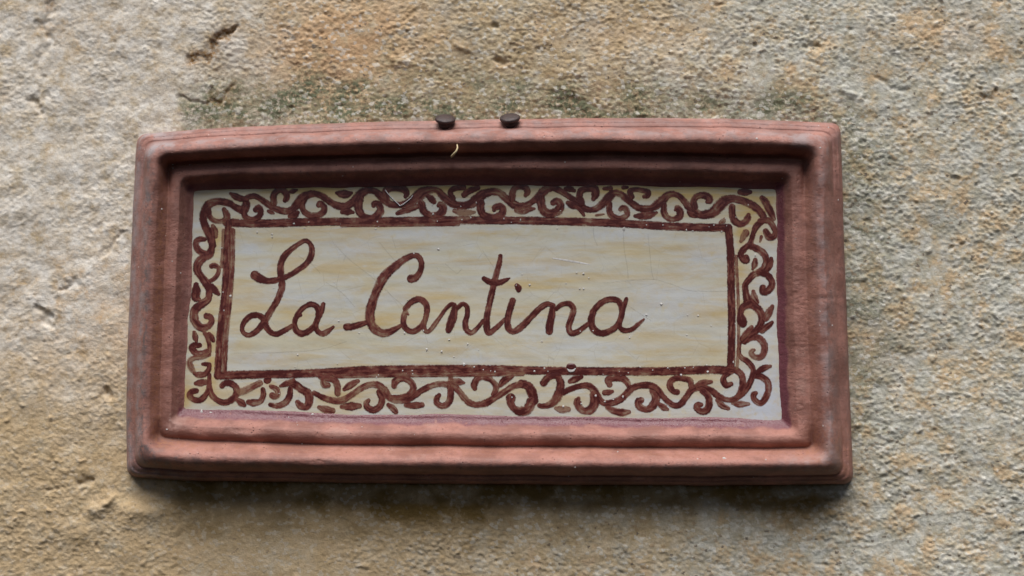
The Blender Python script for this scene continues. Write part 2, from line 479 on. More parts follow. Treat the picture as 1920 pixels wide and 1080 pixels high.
rust = np.clip(seam([(442, 50), (418, 72), (396, 96), (360, 108)], 14, 1.0, 16) + 0.6 * seam([(434, 162), (412, 188), (392, 198)], 12, 1.0, 14) + 0.6 * seam([(92, 0), (90, 14)], 12, 1.0) + 0.5 * seam([(172, 170), (176, 178)], 9, 1.0) + 0.7 * seam([(1840, 182), (1862, 176)], 12, 1.0) + 0.6 * seam([(855, 85), (880, 92)], 14, 1.0) + 0.5 * seam([(850, 165), (870, 170)], 12, 1.0), 0, 1)
# old plaster stands proud left of the smooth patch
H += 1.6 * sstep(345, 318, PX + warp1 * 0.25) * sstep(930, 960, PY + warp2 * 0.2) * sstep(150, 260, PX)
H = np.where((PX > 290) & (PX < 1550) & (PY > 290) & (PY < 850), np.minimum(H, 0.5), H)
wall_P = np.stack([X, -H * 0.001, Z], -1)
me = grid_mesh('plaster_wall', wall_P.transpose(1, 0, 2)[:, ::-1])
def tr(a): return a.transpose(1, 0)[:, ::-1]
for nm, a in (('lime', lime * (1 - 0.6 * grey)), ('ochre', ochre), ('algae', algae), ('moss_shade', moss_shade), ('peach', peach), ('grey', grey), ('rust', rust), ('grain', np.where(w1 < size, grain, 0.5))):
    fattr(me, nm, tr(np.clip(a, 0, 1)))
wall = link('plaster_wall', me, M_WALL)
wall['label'] = 'rough beige lime plaster wall behind the plaque'
wall['category'] = 'wall'
wall['kind'] = 'structure'

# ================================================================== PLAQUE: frame and tile
def curve(tab):
    t = np.array(tab, float)
    def f(v):
        v = np.asarray(v, float)
        # smooth (cubic hermite) interpolation
        x, y = t[:, 0], t[:, 1]
        m = np.gradient(y, x)
        i = np.clip(np.searchsorted(x, v) - 1, 0, len(x) - 2)
        hh = x[i + 1] - x[i]; s = np.clip((v - x[i]) / hh, 0, 1)
        return ((1 + 2 * s) * (1 - s) ** 2 * y[i] + s * (1 - s) ** 2 * hh * m[i] + s * s * (3 - 2 * s) * y[i + 1] + s * s * (s - 1) * hh * m[i + 1])
    return f

O_TOP = curve([(256, 252), (400, 241), (600, 232), (830, 226), (1000, 223), (1200, 221), (1400, 224), (1577, 231)])
O_RIGHT = curve([(231, 1575), (400, 1581), (600, 1588), (750, 1594), (906, 1600)])
O_BOT = curve([(238, 892), (300, 898), (500, 903), (800, 907), (1100, 909), (1400, 910), (1600, 907)])
O_LEFT = curve([(252, 257), (400, 249), (550, 243), (700, 238), (800, 237), (892, 238)])
I_TOP = curve([(360, 357), (410, 354), (600, 350), (830, 346), (1100, 346), (1300, 349), (1460, 353)])
I_RIGHT = curve([(353, 1457), (450, 1456), (540, 1457), (640, 1459), (740, 1462), (788, 1466)])
I_BOT = curve([(344, 765), (400, 769), (500, 772), (620, 779), (800, 781), (1000, 782), (1100, 784), (1260, 786), (1466, 788)])
I_LEFT = curve([(357, 362), (420, 361), (480, 359), (550, 356), (620, 352), (740, 346), (765, 344)])
OC = [(257, 252), (1575, 231), (1600, 907), (238, 892)]   # TL TR BR BL
IC = [(362, 357), (1457, 353), (1466, 788), (344, 765)]

def side_pts(k, s, v):
    """points on side k (0 top, 1 right, 2 bottom, 3 left) of the loop a fraction v of the way in; s in 0..1 clockwise"""
    def one(cor, top, right, bot, left):
        a = np.array(cor[k], float); b = np.array(cor[(k + 1) % 4], float)
        x = a[0] + (b[0] - a[0]) * s; y = a[1] + (b[1] - a[1]) * s
        if k == 0: y = top(x)
        elif k == 1: x = right(y)
        elif k == 2: y = bot(x)
        else: x = left(y)
        return np.stack([x, y], -1)
    o = one(OC, O_TOP, O_RIGHT, O_BOT, O_LEFT); i = one(IC, I_TOP, I_RIGHT, I_BOT, I_LEFT)
    return o + (i - o) * v

UW = 126.0
def loop(v, r):
    """closed loop with rounded corners; r = corner radius in photo pixels"""
    rows = []
    nc, nm_ = 12, (460, 230, 460, 230)
    for k in range(4):
        L = (1320, 660, 1350, 640)[k] * (1 - 0.17 * v)
        e = r / L
        s = np.linspace(e, 1 - e, nm_[k])
        mid = side_pts(k, s, v)
        A = mid[-1]
        B = side_pts((k + 1) % 4, np.array([r / ((1320, 660, 1350, 640)[(k + 1) % 4] * (1 - 0.17 * v))]), v)[0]
        Cn = side_pts(k, np.array([1.0]), v)[0]
        t = np.linspace(0, 1, 2 * nc + 1)[1:-1, None]
        cor = A * (1 - t) ** 2 + 2 * Cn * t * (1 - t) + B * t * t
        rows += [mid, cor]
    return np.concatenate(rows)

prof = curve([(0, 1.2), (3, 5.0), (7, 7.2), (9, 7.3), (11, 7.9), (15, 8.7), (18, 9.0), (20, 11.6), (24, 15.0), (30, 17.7), (37, 19.0), (44, 18.8), (51, 17.2),
              (57, 14.7), (63, 11.6), (68, 9.2), (72, 8.0), (73.5, 8.3), (77, 9.7), (83, 10.9), (90, 11.3), (96, 10.9), (102, 9.4), (108, 7.2), (114, 5.4), (121, 4.2), (127, 3.7), (132, 2.6)])
STAND = 3.0      # the plaque's back stands a little off the plaster
us = np.concatenate([[-2.0], np.linspace(0, 132, 110)])
NOISE_SEED = 200
rows, hrow, urow = [], [], []
for u in us:
    v = max(u, 0) / UW
    r = np.interp(u, [0, 20, 40, 75, 95, 118, 131], [20, 24, 30, 12, 18, 9, 6])
    L = loop(v, r)
    hh = float(prof(max(u, 0))) + STAND if u >= 0 else -7.0
    L2 = L.copy()
    if u > -1:
        # hand-pressed wobble of the moulding
        amp = 1.6 if u > 6 else 0.8
        L2[:, 0] += amp * fbm(L[:, 0] / 90 + u / 300, L[:, 1] / 90, NOISE_SEED, 3)
        L2[:, 1] += amp * fbm(L[:, 0] / 110, L[:, 1] / 110 + u / 300, NOISE_SEED + 5, 3)
        ha = hh + 0.30 * fbm(L[:, 0] / 120, L[:, 1] / 120, NOISE_SEED + 9, 3) + 0.10 * fbm(L[:, 0] / 22, L[:, 1] / 14, NOISE_SEED + 14, 2)
        stile = np.maximum(sstep(500, 380, L[:, 0]), sstep(1340, 1450, L[:, 0])) * sstep(330, 380, L[:, 1]) * sstep(840, 780, L[:, 1])
        soft = float(np.interp(u, [0, 3, 18, 37, 50, 62, 72, 84, 96, 108, 121, 132], [1.2, 5.2, 10.8, 17.6, 16.2, 13.4, 11.2, 11.0, 10.4, 7.0, 4.2, 2.6])) + STAND
        ha = ha + stile * 0.8 * (soft - hh)
        ha = ha - 0.30 * sstep(0.55, 0.8, perlin(L[:, 0] / 7.5, L[:, 1] / 4.5 + u / 60, 241)) * sstep(0.1, 0.5, perlin(L[:, 0] / 70, L[:, 1] / 70, 243))
        ha = ha + 0.05 * perlin(L[:, 0] / 6, L[:, 1] / 3, 245)
        # fine tool ripples across the right stile
        rp = sstep(1472, 1482, L[:, 0]) * sstep(1545, 1530, L[:, 0]) * sstep(330, 360, L[:, 1]) * sstep(800, 760, L[:, 1])
        ha = ha + rp * 0.10 * np.clip(perlin(L[:, 0] / 14, L[:, 1] / 4.2, 233) * 2, -1.5, 0.4) * sstep(0.0, 0.4, perlin(L[:, 0] / 60, L[:, 1] / 60, 235) + 0.25)
        # dents
        for (dx, dy, dr, dd) in ((905, 260, 14, 0.5), (1420, 862, 12, .5), (455, 806, 16, .8), (1500, 860, 10, .4), (1310, 845, 9, .4), (1555, 560, 12, .4), (600, 866, 12, .4)):
            ha = ha - dd * np.exp(-((L[:, 0] - dx) ** 2 / (2.2 * dr) ** 2 + (L[:, 1] - dy) ** 2 / (0.4 * dr) ** 2))
    else:
        ha = np.full(len(L), hh)
    rows.append(at(L2[:, 0], L2[:, 1], ha)); urow.append(np.full(len(L), u)); hrow.append(L2)
FP = np.stack(rows, 1)                       # (around, across, 3)
U = np.stack(urow, 1); LP = np.stack(hrow, 1)
me = grid_mesh('frame', FP, closed_u=True)
side_r = sstep(1452, 1460, LP[..., 0]); side_b = sstep(760, 770, LP[..., 1])
side_t = sstep(362, 354, LP[..., 1]); side_l = sstep(366, 358, LP[..., 0])
gl = sstep(107, 114, U + 4 * fbm(LP[..., 0] / 30, LP[..., 1] / 30, 251, 2))
glaze = gl * np.clip(side_b + side_r + 0.6 * side_t + 0.25 * side_l, 0, 1)
fattr(me, 'glaze', glaze)
crest = np.exp(-((U - 33) / 11.0) ** 2) + 0.7 * sstep(18, 2, U)
lft = sstep(420, 250, LP[..., 0])
soot = np.clip(crest * (0.55 + 0.5 * lft) + 0.45 * lft * sstep(700, 900, LP[..., 1]) + 0.5 * np.exp(-((U - 100) / 9.0) ** 2) * side_t, 0, 1)
soot = soot * (1 - 0.75 * sstep(1430, 1540, LP[..., 0]) * sstep(500, 300, LP[..., 1]))
fattr(me, 'soot', soot)
dust = 0.85 * sstep(20, 6, U) * (lft * 0.7 + 0.3 * (sstep(300, 240, LP[..., 1]))) + 0.6 * np.exp(-((U - 26) / 7.0) ** 2) * (sstep(330, 250, LP[..., 1]) * 0.8 + lft) + 0.45 * np.exp(-((U - 40) / 14.0) ** 2) * sstep(1440, 1500, LP[..., 0])
fattr(me, 'dust', np.clip(dust, 0, 1))
fattr(me, 'bare', np.clip(np.exp(-((U - 62) / 11.0) ** 2) * (0.35 + 0.65 * lft) + 0.5 * sstep(1440, 1560, LP[..., 0]) * sstep(760, 860, LP[..., 1]), 0, 1))

plaque = bpy.data.objects.new('wall_plaque', None)
C.objects.link(plaque)
plaque.location = Vector(at(np.array(920.0), np.array(905.0), np.array(0.0)))
plaque.empty_display_size = 0.02
bpy.context.view_layer.update()
plaque['label'] = 'hand-painted ceramic name plaque in a moulded terracotta frame on the plaster wall'
plaque['category'] = 'sign'
frame = link('frame', me, M_TERRA, plaque)
frame['label'] = 'moulded terracotta frame with two rounded ridges'

# tile: Coons patch between the inner sides, a little wider so that it runs under the frame's lip
NS, NT_ = 360, 150
e = 0.010
S = np.linspace(-e, 1 + e, NS); T = np.linspace(-e * 2, 1 + e * 2, NT_)
def lin(a, b, t): return a[None] + (b - a)[None] * t[:, None]
def ext(k, s):
    """side k extended linearly past its ends"""
    sc = np.clip(s, 0, 1)
    p = side_pts(k, sc, 1.0)
    d0 = (side_pts(k, np.array([0.02]), 1.0)[0] - side_pts(k, np.array([0.0]), 1.0)[0]) / 0.02
    d1 = (side_pts(k, np.array([1.0]), 1.0)[0] - side_pts(k, np.array([0.98]), 1.0)[0]) / 0.02
    return p + np.minimum(s, 0)[:, None] * d0 + np.maximum(s - 1, 0)[:, None] * d1
top = ext(0, S); bot = ext(2, 1 - S); lef = ext(3, 1 - T); rig = ext(1, T)
TL, TR, BR, BL = (np.array(c, float) for c in IC)
s3, t3 = S[:, None, None], T[None, :, None]
G = (1 - t3) * top[:, None] + t3 * bot[:, None] + (1 - s3) * lef[None] + s3 * rig[None] \
    - ((1 - s3) * (1 - t3) * TL + s3 * (1 - t3) * TR + s3 * t3 * BR + (1 - s3) * t3 * BL)

def tile_h(px, py):
    return 3.45 + STAND + 0.28 * fbm(px / 260, py / 170, 301, 2) + 0.07 * fbm(px / 60, py / 22, 311, 2)

def gb(px, py, cx, cy, rx, ry): return np.exp(-(((px - cx) / rx) ** 2 + ((py - cy) / ry) ** 2))
gx, gy = G[..., 0], G[..., 1]
TP = at(gx, gy, tile_h(gx, gy))
me = grid_mesh('tile_panel', TP)
och = sum(a * gb(gx, gy, *b) for a, b in (
    (.75, (540, 452, 70, 6)), (.9, (450, 526, 26, 7)), (.6, (545, 590, 30, 16)), (.45, (860, 560, 70, 12)), (.5, (960, 538, 60, 8)), (.4, (1060, 530, 70, 14)),
    (.55, (1340, 588, 60, 6)), (.7, (1320, 655, 90, 8)), (.45, (1180, 470, 120, 8)), (.4, (1250, 520, 60, 14)), (.4, (900, 440, 90, 8)), (.45, (770, 610, 60, 10)),
    (.45, (565, 665, 40, 10)), (.5, (720, 600, 40, 20)), (.9, (1412, 405, 30, 40)), (.85, (1388, 470, 10, 60)), (.75, (1440, 380, 22, 30)), (.85, (398, 690, 14, 60)), (.8, (404, 470, 12, 60)),
    (.8, (348, 745, 14, 40)), (.95, (440, 352, 120, 15)), (.95, (620, 352, 120, 15)), (.95, (860, 350, 140, 15)), (.95, (1200, 354, 160, 15)), (.95, (1340, 358, 120, 17)), (.5, (640, 745, 40, 20)), (.45, (390, 600, 16, 50))))  # top-edge ochre stain also paints olive warmth into the frame's shadow
blu = sum(a * gb(gx, gy, *b) for a, b in (  # bluish-white glaze; its patches also paint in sky highlights
    (.7, (470, 465, 26, 10)), (.5, (650, 470, 60, 16)), (.55, (500, 670, 50, 14)), (.6, (1250, 570, 80, 40)), (.5, (1330, 480, 50, 30)), (.6, (780, 440, 90, 10)), (.6, (1140, 440, 90, 14)),
    (.5, (900, 675, 60, 10)), (.8, (1430, 740, 60, 70)), (.6, (1440, 560, 26, 120)), (.5, (1280, 770, 200, 30)), (.45, (1000, 500, 120, 12)), (.4, (600, 560, 120, 14)), (.4, (1150, 650, 140, 10)), (.5, (370, 430, 14, 40)), (.4, (560, 720, 40, 12))))
fattr(me, 'ochre', np.clip(och, 0, 1)); fattr(me, 'bluish', np.clip(blu, 0, 1))
tile = link('tile_panel', me, M_TILE, plaque)
tile['label'] = 'cream glazed tile panel painted with maroon script and a scroll border'

# ================================================================== BRUSHWORK on the tile
def catmull(P, per=10):
    P = np.array(P, float)
    if len(P) == 2:
        t = np.linspace(0, 1, per + 1)[:, None]
        return P[0] * (1 - t) + P[1] * t
    Q = np.vstack([2 * P[0] - P[1], P, 2 * P[-1] - P[-2]])
    out = []
    for i in range(1, len(Q) - 2):
        p0, p1, p2, p3 = Q[i - 1], Q[i], Q[i + 1], Q[i + 2]
        # centripetal-like damping keeps short segments from looping
        n = per if i < len(Q) - 3 else per + 1
        for k in range(n):
            t = k / per
            out.append(0.5 * ((2 * p1) + (-p0 + p2) * t + (2 * p0 - 5 * p1 + 4 * p2 - p3) * t * t + (-p0 + 3 * p1 - 3 * p2 + p3) * t ** 3))
    return np.array(out)

ACR = np.array([-1, -0.82, -0.5, 0.0, 0.5, 0.82, 1.0])
DOME = 1 - ACR ** 2
LEVEL = [0]

def ribbon(pts, lift, thick, cap=True):
    """pts (n,3) x, y, width in photo pixels -> grid (n, 7, 3), along mm"""
    P = catmull(pts)
    x, y, w = P[:, 0], P[:, 1], np.maximum(P[:, 2], 0.8)
    d = np.stack([np.gradient(x), np.gradient(y)], -1)
    d /= np.maximum(np.linalg.norm(d, axis=1), 1e-6)[:, None]
    if cap:
        def capend(i, sg):
            r = w[i] / 2; th = np.linspace(0.25, math.pi / 2 * 0.97, 5)
            return [(x[i] + sg * d[i, 0] * r * math.sin(a) , y[i] + sg * d[i, 1] * r * math.sin(a), w[i] * math.cos(a), d[i, 0], d[i, 1]) for a in th]
        A = capend(0, -1)[::-1]; B = capend(-1, 1)
        x = np.concatenate([[a[0] for a in A], x, [b[0] for b in B]])
        y = np.concatenate([[a[1] for a in A], y, [b[1] for b in B]])
        w = np.concatenate([[a[2] for a in A], w, [b[2] for b in B]])
        d = np.vstack([[a[3:5] for a in A], d, [b[3:5] for b in B]])
    # uneven pressure of the hand
    sd_ = int(abs(x[0] * 13 + y[0] * 7)) % 400
    arc = np.concatenate([[0], np.cumsum(np.hypot(np.diff(x), np.diff(y)))])
    w = w * 1.14 * (1 + 0.07 * perlin(arc / 9.0, arc * 0 + sd_ * .37, 401))
    n = np.stack([-d[:, 1], d[:, 0]], -1)
    xx = x[:, None] + n[:, :1] * ACR[None] * w[:, None] / 2
    yy = y[:, None] + n[:, 1:] * ACR[None] * w[:, None] / 2
    hh = tile_h(xx, yy) + lift + thick * DOME[None]
    return at(xx, yy, hh), np.repeat(arc[:, None] * 0.25, len(ACR), 1)

def painted(name, strokes, parent, mat=None, thick=0.035, label=None, cap=True, base=0.04, wide=1.0):
    """strokes: list of (tone, pts in photo pixels); all become ONE mesh"""
    V, F, AC, AL, TO = [], [], [], [], []
    off = 0
    for tone, pts in strokes:
        LEVEL[0] = (LEVEL[0] + 1) % 9
        P, arc = ribbon([(x_, y_, w_ * wide) for x_, y_, w_ in pts], base + 0.012 * LEVEL[0], thick, cap)
        n, m, _ = P.shape
        V.append(P.reshape(-1, 3))
        idx = np.arange(n * m).reshape(n, m) + off
        F.append(np.stack([idx[:-1, :-1], idx[:-1, 1:], idx[1:, 1:], idx[1:, :-1]], -1).reshape(-1, 4))
        AC.append(np.tile(ACR, n)); AL.append(arc.reshape(-1)); TO.append(np.full(n * m, tone))
        off += n * m
    me = bpy.data.meshes.new(name)
    me.from_pydata(np.concatenate(V).tolist(), [], np.concatenate(F).tolist())
    fattr(me, 'across', np.concatenate(AC)); fattr(me, 'along', np.concatenate(AL)); fattr(me, 'tone', np.concatenate(TO))
    me.polygons.foreach_set('use_smooth', np.ones(len(me.polygons), dtype=bool))
    me.update()
    o = link(name, me, mat or M_PAINT, parent)
    if label: o['label'] = label
    return o

def Z(ox, oy, sc):
    return lambda *p: [(ox + a / sc, oy + b / sc, c / sc) for a, b, c in p]
T1, T2, T3, T4, T5 = Z(350, 330, 8), Z(570, 330, 8), Z(790, 330, 8), Z(1010, 330, 8), Z(1240, 330, 8)
L1, L2, L3 = Z(340, 430, 8), Z(340, 560, 8), Z(340, 670, 8)
B1, B2, B3, B4 = Z(560, 670, 8), Z(790, 670, 8), Z(1020, 670, 8), Z(1240, 670, 8)
R1, R2, R3 = Z(1300, 400, 8), Z(1300, 520, 8), Z(1300, 620, 8)
LA, LB, LC = Z(440, 440, 5.143), Z(640, 460, 5.684), Z(880, 460, 5.647)

# ---- lines of the inner rectangle
def W(w, *p): return [(a, b, w) for a, b in p]
painted('border_line', [(0.10, W(14.5, (424, 417), (475, 419), (530, 418), (587, 416), (690, 415), (807, 413), (910, 413), (1010, 414), (1122, 417), (1200, 421), (1247, 424), (1300, 426), (1366, 427))),
                        (0.42, W(6, (640, 423), (760, 422), (860, 421)))], tile, label='maroon line along the top of the lettering field')
painted('border_line', [(0.0, W(14, (1366, 427), (1370, 480), (1371, 545), (1372, 595), (1371, 670), (1369, 692))),
                        (0.75, W(6, (1380, 480), (1384, 560), (1385, 640), (1382, 690)))], tile, label='maroon line along the right of the lettering field')
painted('border_line', [(0.12, W(15, (1370, 695), (1340, 693), (1300, 694), (1240, 696), (1140, 696), (1020, 695), (910, 692), (797, 692), (680, 694), (577, 700), (480, 702), (408, 704))),
                        (0.45, W(8, (980, 701), (900, 702), (797, 703), (690, 704), (600, 707)))], tile, label='maroon line along the bottom of the lettering field')
painted('border_line', [(0.02, W(13, (428, 418), (427, 450), (425, 492), (421, 555), (413, 622), (409, 685), (408, 703))),
                        (0.40, W(10, (436, 432), (435, 492), (431, 555), (424, 622), (420, 694))),
                        (0.7, W(7, (419, 432), (418, 470), (415, 500)))], tile, label='broad maroon line along the left of the lettering field')

# ---- letters
painted('letter', wide=1.05, parent=tile, strokes=[(0.0, LA((195, 390, 84), (240, 422, 76), (310, 445, 60), (380, 442, 56), (450, 425, 50), (530, 390, 48), (610, 340, 48), (690, 280, 52), (735, 210, 56), (745, 135, 50), (722, 82, 44), (680, 58, 42), (620, 88, 44), (540, 145, 50), (480, 205, 58), (447, 280, 60), (443, 360, 62), (455, 450, 62), (453, 520, 60), (420, 610, 58), (380, 685, 55), (330, 765, 58), (285, 840, 60), (215, 925, 52), (140, 968, 46), (85, 945, 42), (72, 890, 40), (102, 830, 50), (160, 782, 54), (230, 778, 54), (284, 820, 58), (302, 880, 56), (340, 935, 52), (400, 958, 52), (480, 925, 48), (550, 880, 42)))], label='painted letter L with looped top and foot')
painted('letter', wide=1.05, parent=tile, strokes=[(0.02, LA((600, 785, 52), (640, 725, 46), (685, 690, 46), (740, 670, 52), (795, 700, 54), (806, 770, 52), (780, 860, 50), (720, 925, 54), (650, 953, 58), (592, 920, 56), (578, 850, 46), (600, 785, 46), (640, 775, 26))),
                   (0.15, LA((855, 668, 38), (832, 745, 50), (785, 850, 48), (792, 920, 46), (842, 955, 52), (900, 930, 46), (952, 888, 24)))], label='painted letter a beside the letter L')
painted('letter', wide=1.05, parent=tile, strokes=[(0.10, LB((55, 868, 72), (110, 868, 66), (190, 845, 60), (260, 825, 46))),
                   (0.24, LB((742, 355, 84), (790, 342, 74), (838, 285, 58), (855, 195, 54), (825, 125, 58), (765, 108, 58), (670, 150, 64), (560, 232, 78), (455, 335, 90), (392, 450, 84), (347, 560, 84), (312, 680, 92), (305, 780, 92), (332, 860, 88), (400, 922, 84), (470, 935, 76), (560, 900, 58), (640, 850, 36)))], label='painted capital letter C with a short foot stroke')
painted('letter', wide=1.05, parent=tile, strokes=[(0.12, LB((680, 675, 54), (745, 605, 58), (830, 572, 62), (900, 622, 62), (912, 700, 58), (890, 800, 54), (832, 880, 56), (755, 918, 56), (685, 882, 58), (660, 800, 58), (682, 715, 56), (715, 735, 20))),
                   (0.25, LB((912, 700, 48), (888, 815, 46), (885, 890, 46), (925, 918, 46), (985, 855, 46), (1050, 765, 42), (1110, 680, 38), (1170, 628, 42), (1205, 632, 44)))], label='painted letter a beside the capital C')
painted('letter', wide=1.05, parent=tile, strokes=[(0.0, LB((1208, 650, 54), (1195, 740, 80), (1163, 840, 80), (1142, 905, 58))),
                   (0.04, LB((1232, 672, 46), (1290, 625, 46), (1338, 655, 48), (1343, 735, 52), (1322, 820, 58), (1332, 895, 58), (1385, 932, 54), (1450, 880, 44), (1512, 800, 36)))], label='painted letter n before the t')
painted('letter', wide=1.05, parent=tile, strokes=[(0.16, LC((330, 112, 44), (320, 180, 52), (292, 280, 58), (258, 420, 62), (226, 560, 62), (196, 700, 62), (182, 820, 68), (198, 922, 62), (252, 900, 54), (320, 840, 48), (378, 780, 36))),
                   (0.0, LC((155, 352, 50), (220, 388, 62), (310, 395, 62), (380, 370, 44), (428, 347, 14)))], label='painted letter t with curved crossbar')
painted('letter', wide=1.05, parent=tile, strokes=[(0.06, LC((460, 585, 64), (432, 670, 64), (406, 780, 64), (412, 868, 66), (462, 912, 58), (545, 868, 70), (640, 772, 62), (740, 672, 60), (820, 622, 56), (890, 635, 46))),
                   (0.0, LC((502, 425, 46), (520, 455, 66), (522, 475, 46)))], label='painted letter i with its round dot')
painted('letter', wide=1.05, parent=tile, strokes=[(0.0, LC((885, 655, 56), (870, 750, 72), (850, 850, 76), (846, 910, 72))),
                   (0.08, LC((920, 672, 42), (980, 625, 48), (1060, 618, 56), (1103, 675, 58), (1080, 770, 62), (1052, 860, 58), (1078, 928, 62), (1150, 912, 56), (1220, 860, 48), (1272, 820, 38)))], label='painted letter n after the letter i')
painted('letter', wide=1.05, parent=tile, strokes=[(0.1, LC((1305, 700, 54), (1390, 612, 60), (1480, 572, 58), (1570, 585, 58), (1612, 655, 58), (1610, 750, 58), (1562, 850, 58), (1480, 910, 62), (1390, 930, 66), (1312, 880, 70), (1290, 790, 66), (1310, 705, 62))),
                   (0.2, LC((1664, 565, 38), (1640, 640, 48), (1602, 760, 48), (1592, 858, 48), (1640, 900, 52), (1720, 888, 46), (1790, 832, 42), (1848, 782, 22)))], label='painted last letter a with rising tail')

# ---- scroll border: one long vine per side, curling tendrils and leaf dabs
vine_top = (T1((390, 1040, 100), (345, 900, 105), (290, 780, 105), (250, 650, 105), (265, 530, 105), (330, 430, 115), (430, 385, 105), (540, 385, 95), (640, 410, 95), (720, 460, 90), (810, 510, 105)))
painted('vine', wide=1.08, parent=tile, strokes=[(0.12, vine_top)])
painted('vine', wide=1.08, parent=tile, strokes=[(0.10, T1((840, 520, 110), (895, 430, 110), (885, 360, 90), (930, 315, 75), (1020, 300, 80), (1100, 340, 80), (1180, 395, 85), (1260, 450, 90), (1360, 500, 90), (1480, 528, 95), (1580, 505, 100), (1650, 430, 115), (1720, 345, 125), (1800, 290, 115))
                 + T2((140, 265, 90), (250, 290, 88), (340, 350, 90), (430, 410, 95), (520, 450, 105), (620, 452, 100), (720, 405, 110), (800, 330, 125), (870, 252, 120), (960, 215, 95), (1060, 230, 90), (1140, 290, 105), (1220, 370, 110), (1310, 425, 95), (1420, 435, 90), (1520, 420, 105), (1620, 370, 130), (1720, 295, 150), (1800, 240, 140))
                 + T3((180, 205, 90), (260, 230, 90), (330, 310, 105), (420, 385, 105), (520, 432, 105), (640, 442, 105), (760, 410, 125), (850, 330, 135), (940, 270, 125), (1060, 235, 105), (1160, 250, 95), (1240, 310, 100), (1320, 375, 105), (1400, 432, 115), (1500, 450, 95), (1610, 420, 80), (1700, 355, 90), (1780, 280, 100))
                 + T4((70, 235, 120), (130, 195, 105), (220, 180, 88), (320, 220, 86), (420, 285, 80), (520, 355, 88), (600, 425, 95), (680, 482, 95), (780, 508, 80), (880, 480, 95), (980, 400, 115), (1060, 312, 125), (1140, 252, 90), (1230, 272, 90), (1320, 342, 95), (1420, 425, 95), (1520, 482, 95), (1620, 492, 98), (1720, 470, 105), (1800, 410, 125))
                 + T5((20, 365, 125), (80, 300, 105), (160, 270, 88), (250, 290, 80), (330, 362, 82), (400, 445, 105), (480, 525, 125), (580, 580, 105), (700, 570, 125), (800, 528, 140), (880, 440, 150), (960, 370, 140), (1060, 340, 108), (1170, 358, 105), (1300, 402, 105), (1400, 462, 105), (1480, 532, 98), (1530, 610, 95), (1500, 690, 85)))], label='wavy maroon vine along the top border')
painted('vine', wide=1.08, parent=tile, strokes=[(0.06, R1((1020, 120, 85), (940, 205, 88), (900, 300, 68), (872, 400, 76), (852, 480, 88), (920, 512, 95), (1010, 562, 95), (1080, 640, 88), (1092, 730, 88), (1060, 820, 95), (990, 880, 95), (900, 922, 88), (830, 1000, 86))
                 + R2((780, 110, 86), (782, 190, 86), (800, 285, 105), (835, 370, 135), (920, 432, 105), (1000, 512, 105), (1030, 612, 98), (1000, 720, 95), (930, 808, 95), (830, 880, 86), (745, 955, 76)))], label='wavy maroon vine down the right border')
painted('vine', wide=1.08, parent=tile, strokes=[(0.10, R3((700, 190, 44), (680, 320, 64), (722, 402, 68), (805, 455, 78), (882, 545, 78), (900, 635, 80), (862, 745, 86), (812, 850, 86), (740, 930, 95), (660, 1000, 86))
                 + B4((1050, 638, 78), (940, 622, 78), (840, 570, 86), (740, 492, 86), (640, 460, 86), (540, 452, 95), (450, 492, 88), (370, 600, 88), (290, 700, 88), (200, 722, 86), (100, 662, 78), (20, 580, 78))
                 + B3((1690, 465, 84), (1580, 420, 95), (1460, 420, 88), (1340, 452, 88), (1250, 530, 95), (1160, 620, 95), (1050, 670, 95), (930, 690, 88), (850, 650, 88), (780, 545, 105), (710, 452, 95), (620, 420, 86), (500, 440, 78), (380, 482, 78), (290, 530, 74)))], label='wavy maroon vine along the right half of the bottom border')
painted('vine', wide=1.08, parent=tile, strokes=[(0.34, B2((1480, 405, 88), (1380, 432, 86), (1270, 500, 86), (1160, 570, 86), (1060, 632, 88), (950, 690, 95), (830, 710, 86), (720, 680, 86), (640, 602, 86), (560, 502, 86), (470, 425, 98), (360, 402, 86), (240, 402, 78), (120, 440, 86))
                 + B1((1840, 500, 82), (1740, 570, 86), (1620, 640, 86), (1480, 650, 78), (1390, 625, 80), (1325, 560, 100), (1270, 472, 102), (1180, 412, 95), (1080, 408, 88), (980, 440, 86), (880, 502, 86), (780, 572, 86), (660, 640, 92), (540, 650, 92), (420, 622, 84), (320, 580, 74), (230, 532, 64)))], label='faded brown vine along the left half of the bottom border')
painted('vine', wide=1.08, parent=tile, strokes=[(0.14, L1((440, 20, 100), (460, 140, 88), (460, 260, 88), (420, 370, 110), (320, 432, 110), (250, 512, 115), (240, 612, 105), (292, 702, 98), (370, 800, 112), (420, 900, 105), (412, 1000, 90))
                 + L2((390, 20, 95), (290, 92, 112), (202, 172, 115), (190, 280, 115), (232, 382, 115), (312, 438, 105), (410, 408, 86), (458, 330, 78), (430, 275, 84), (375, 258, 84)))], label='wavy maroon vine down the left border')

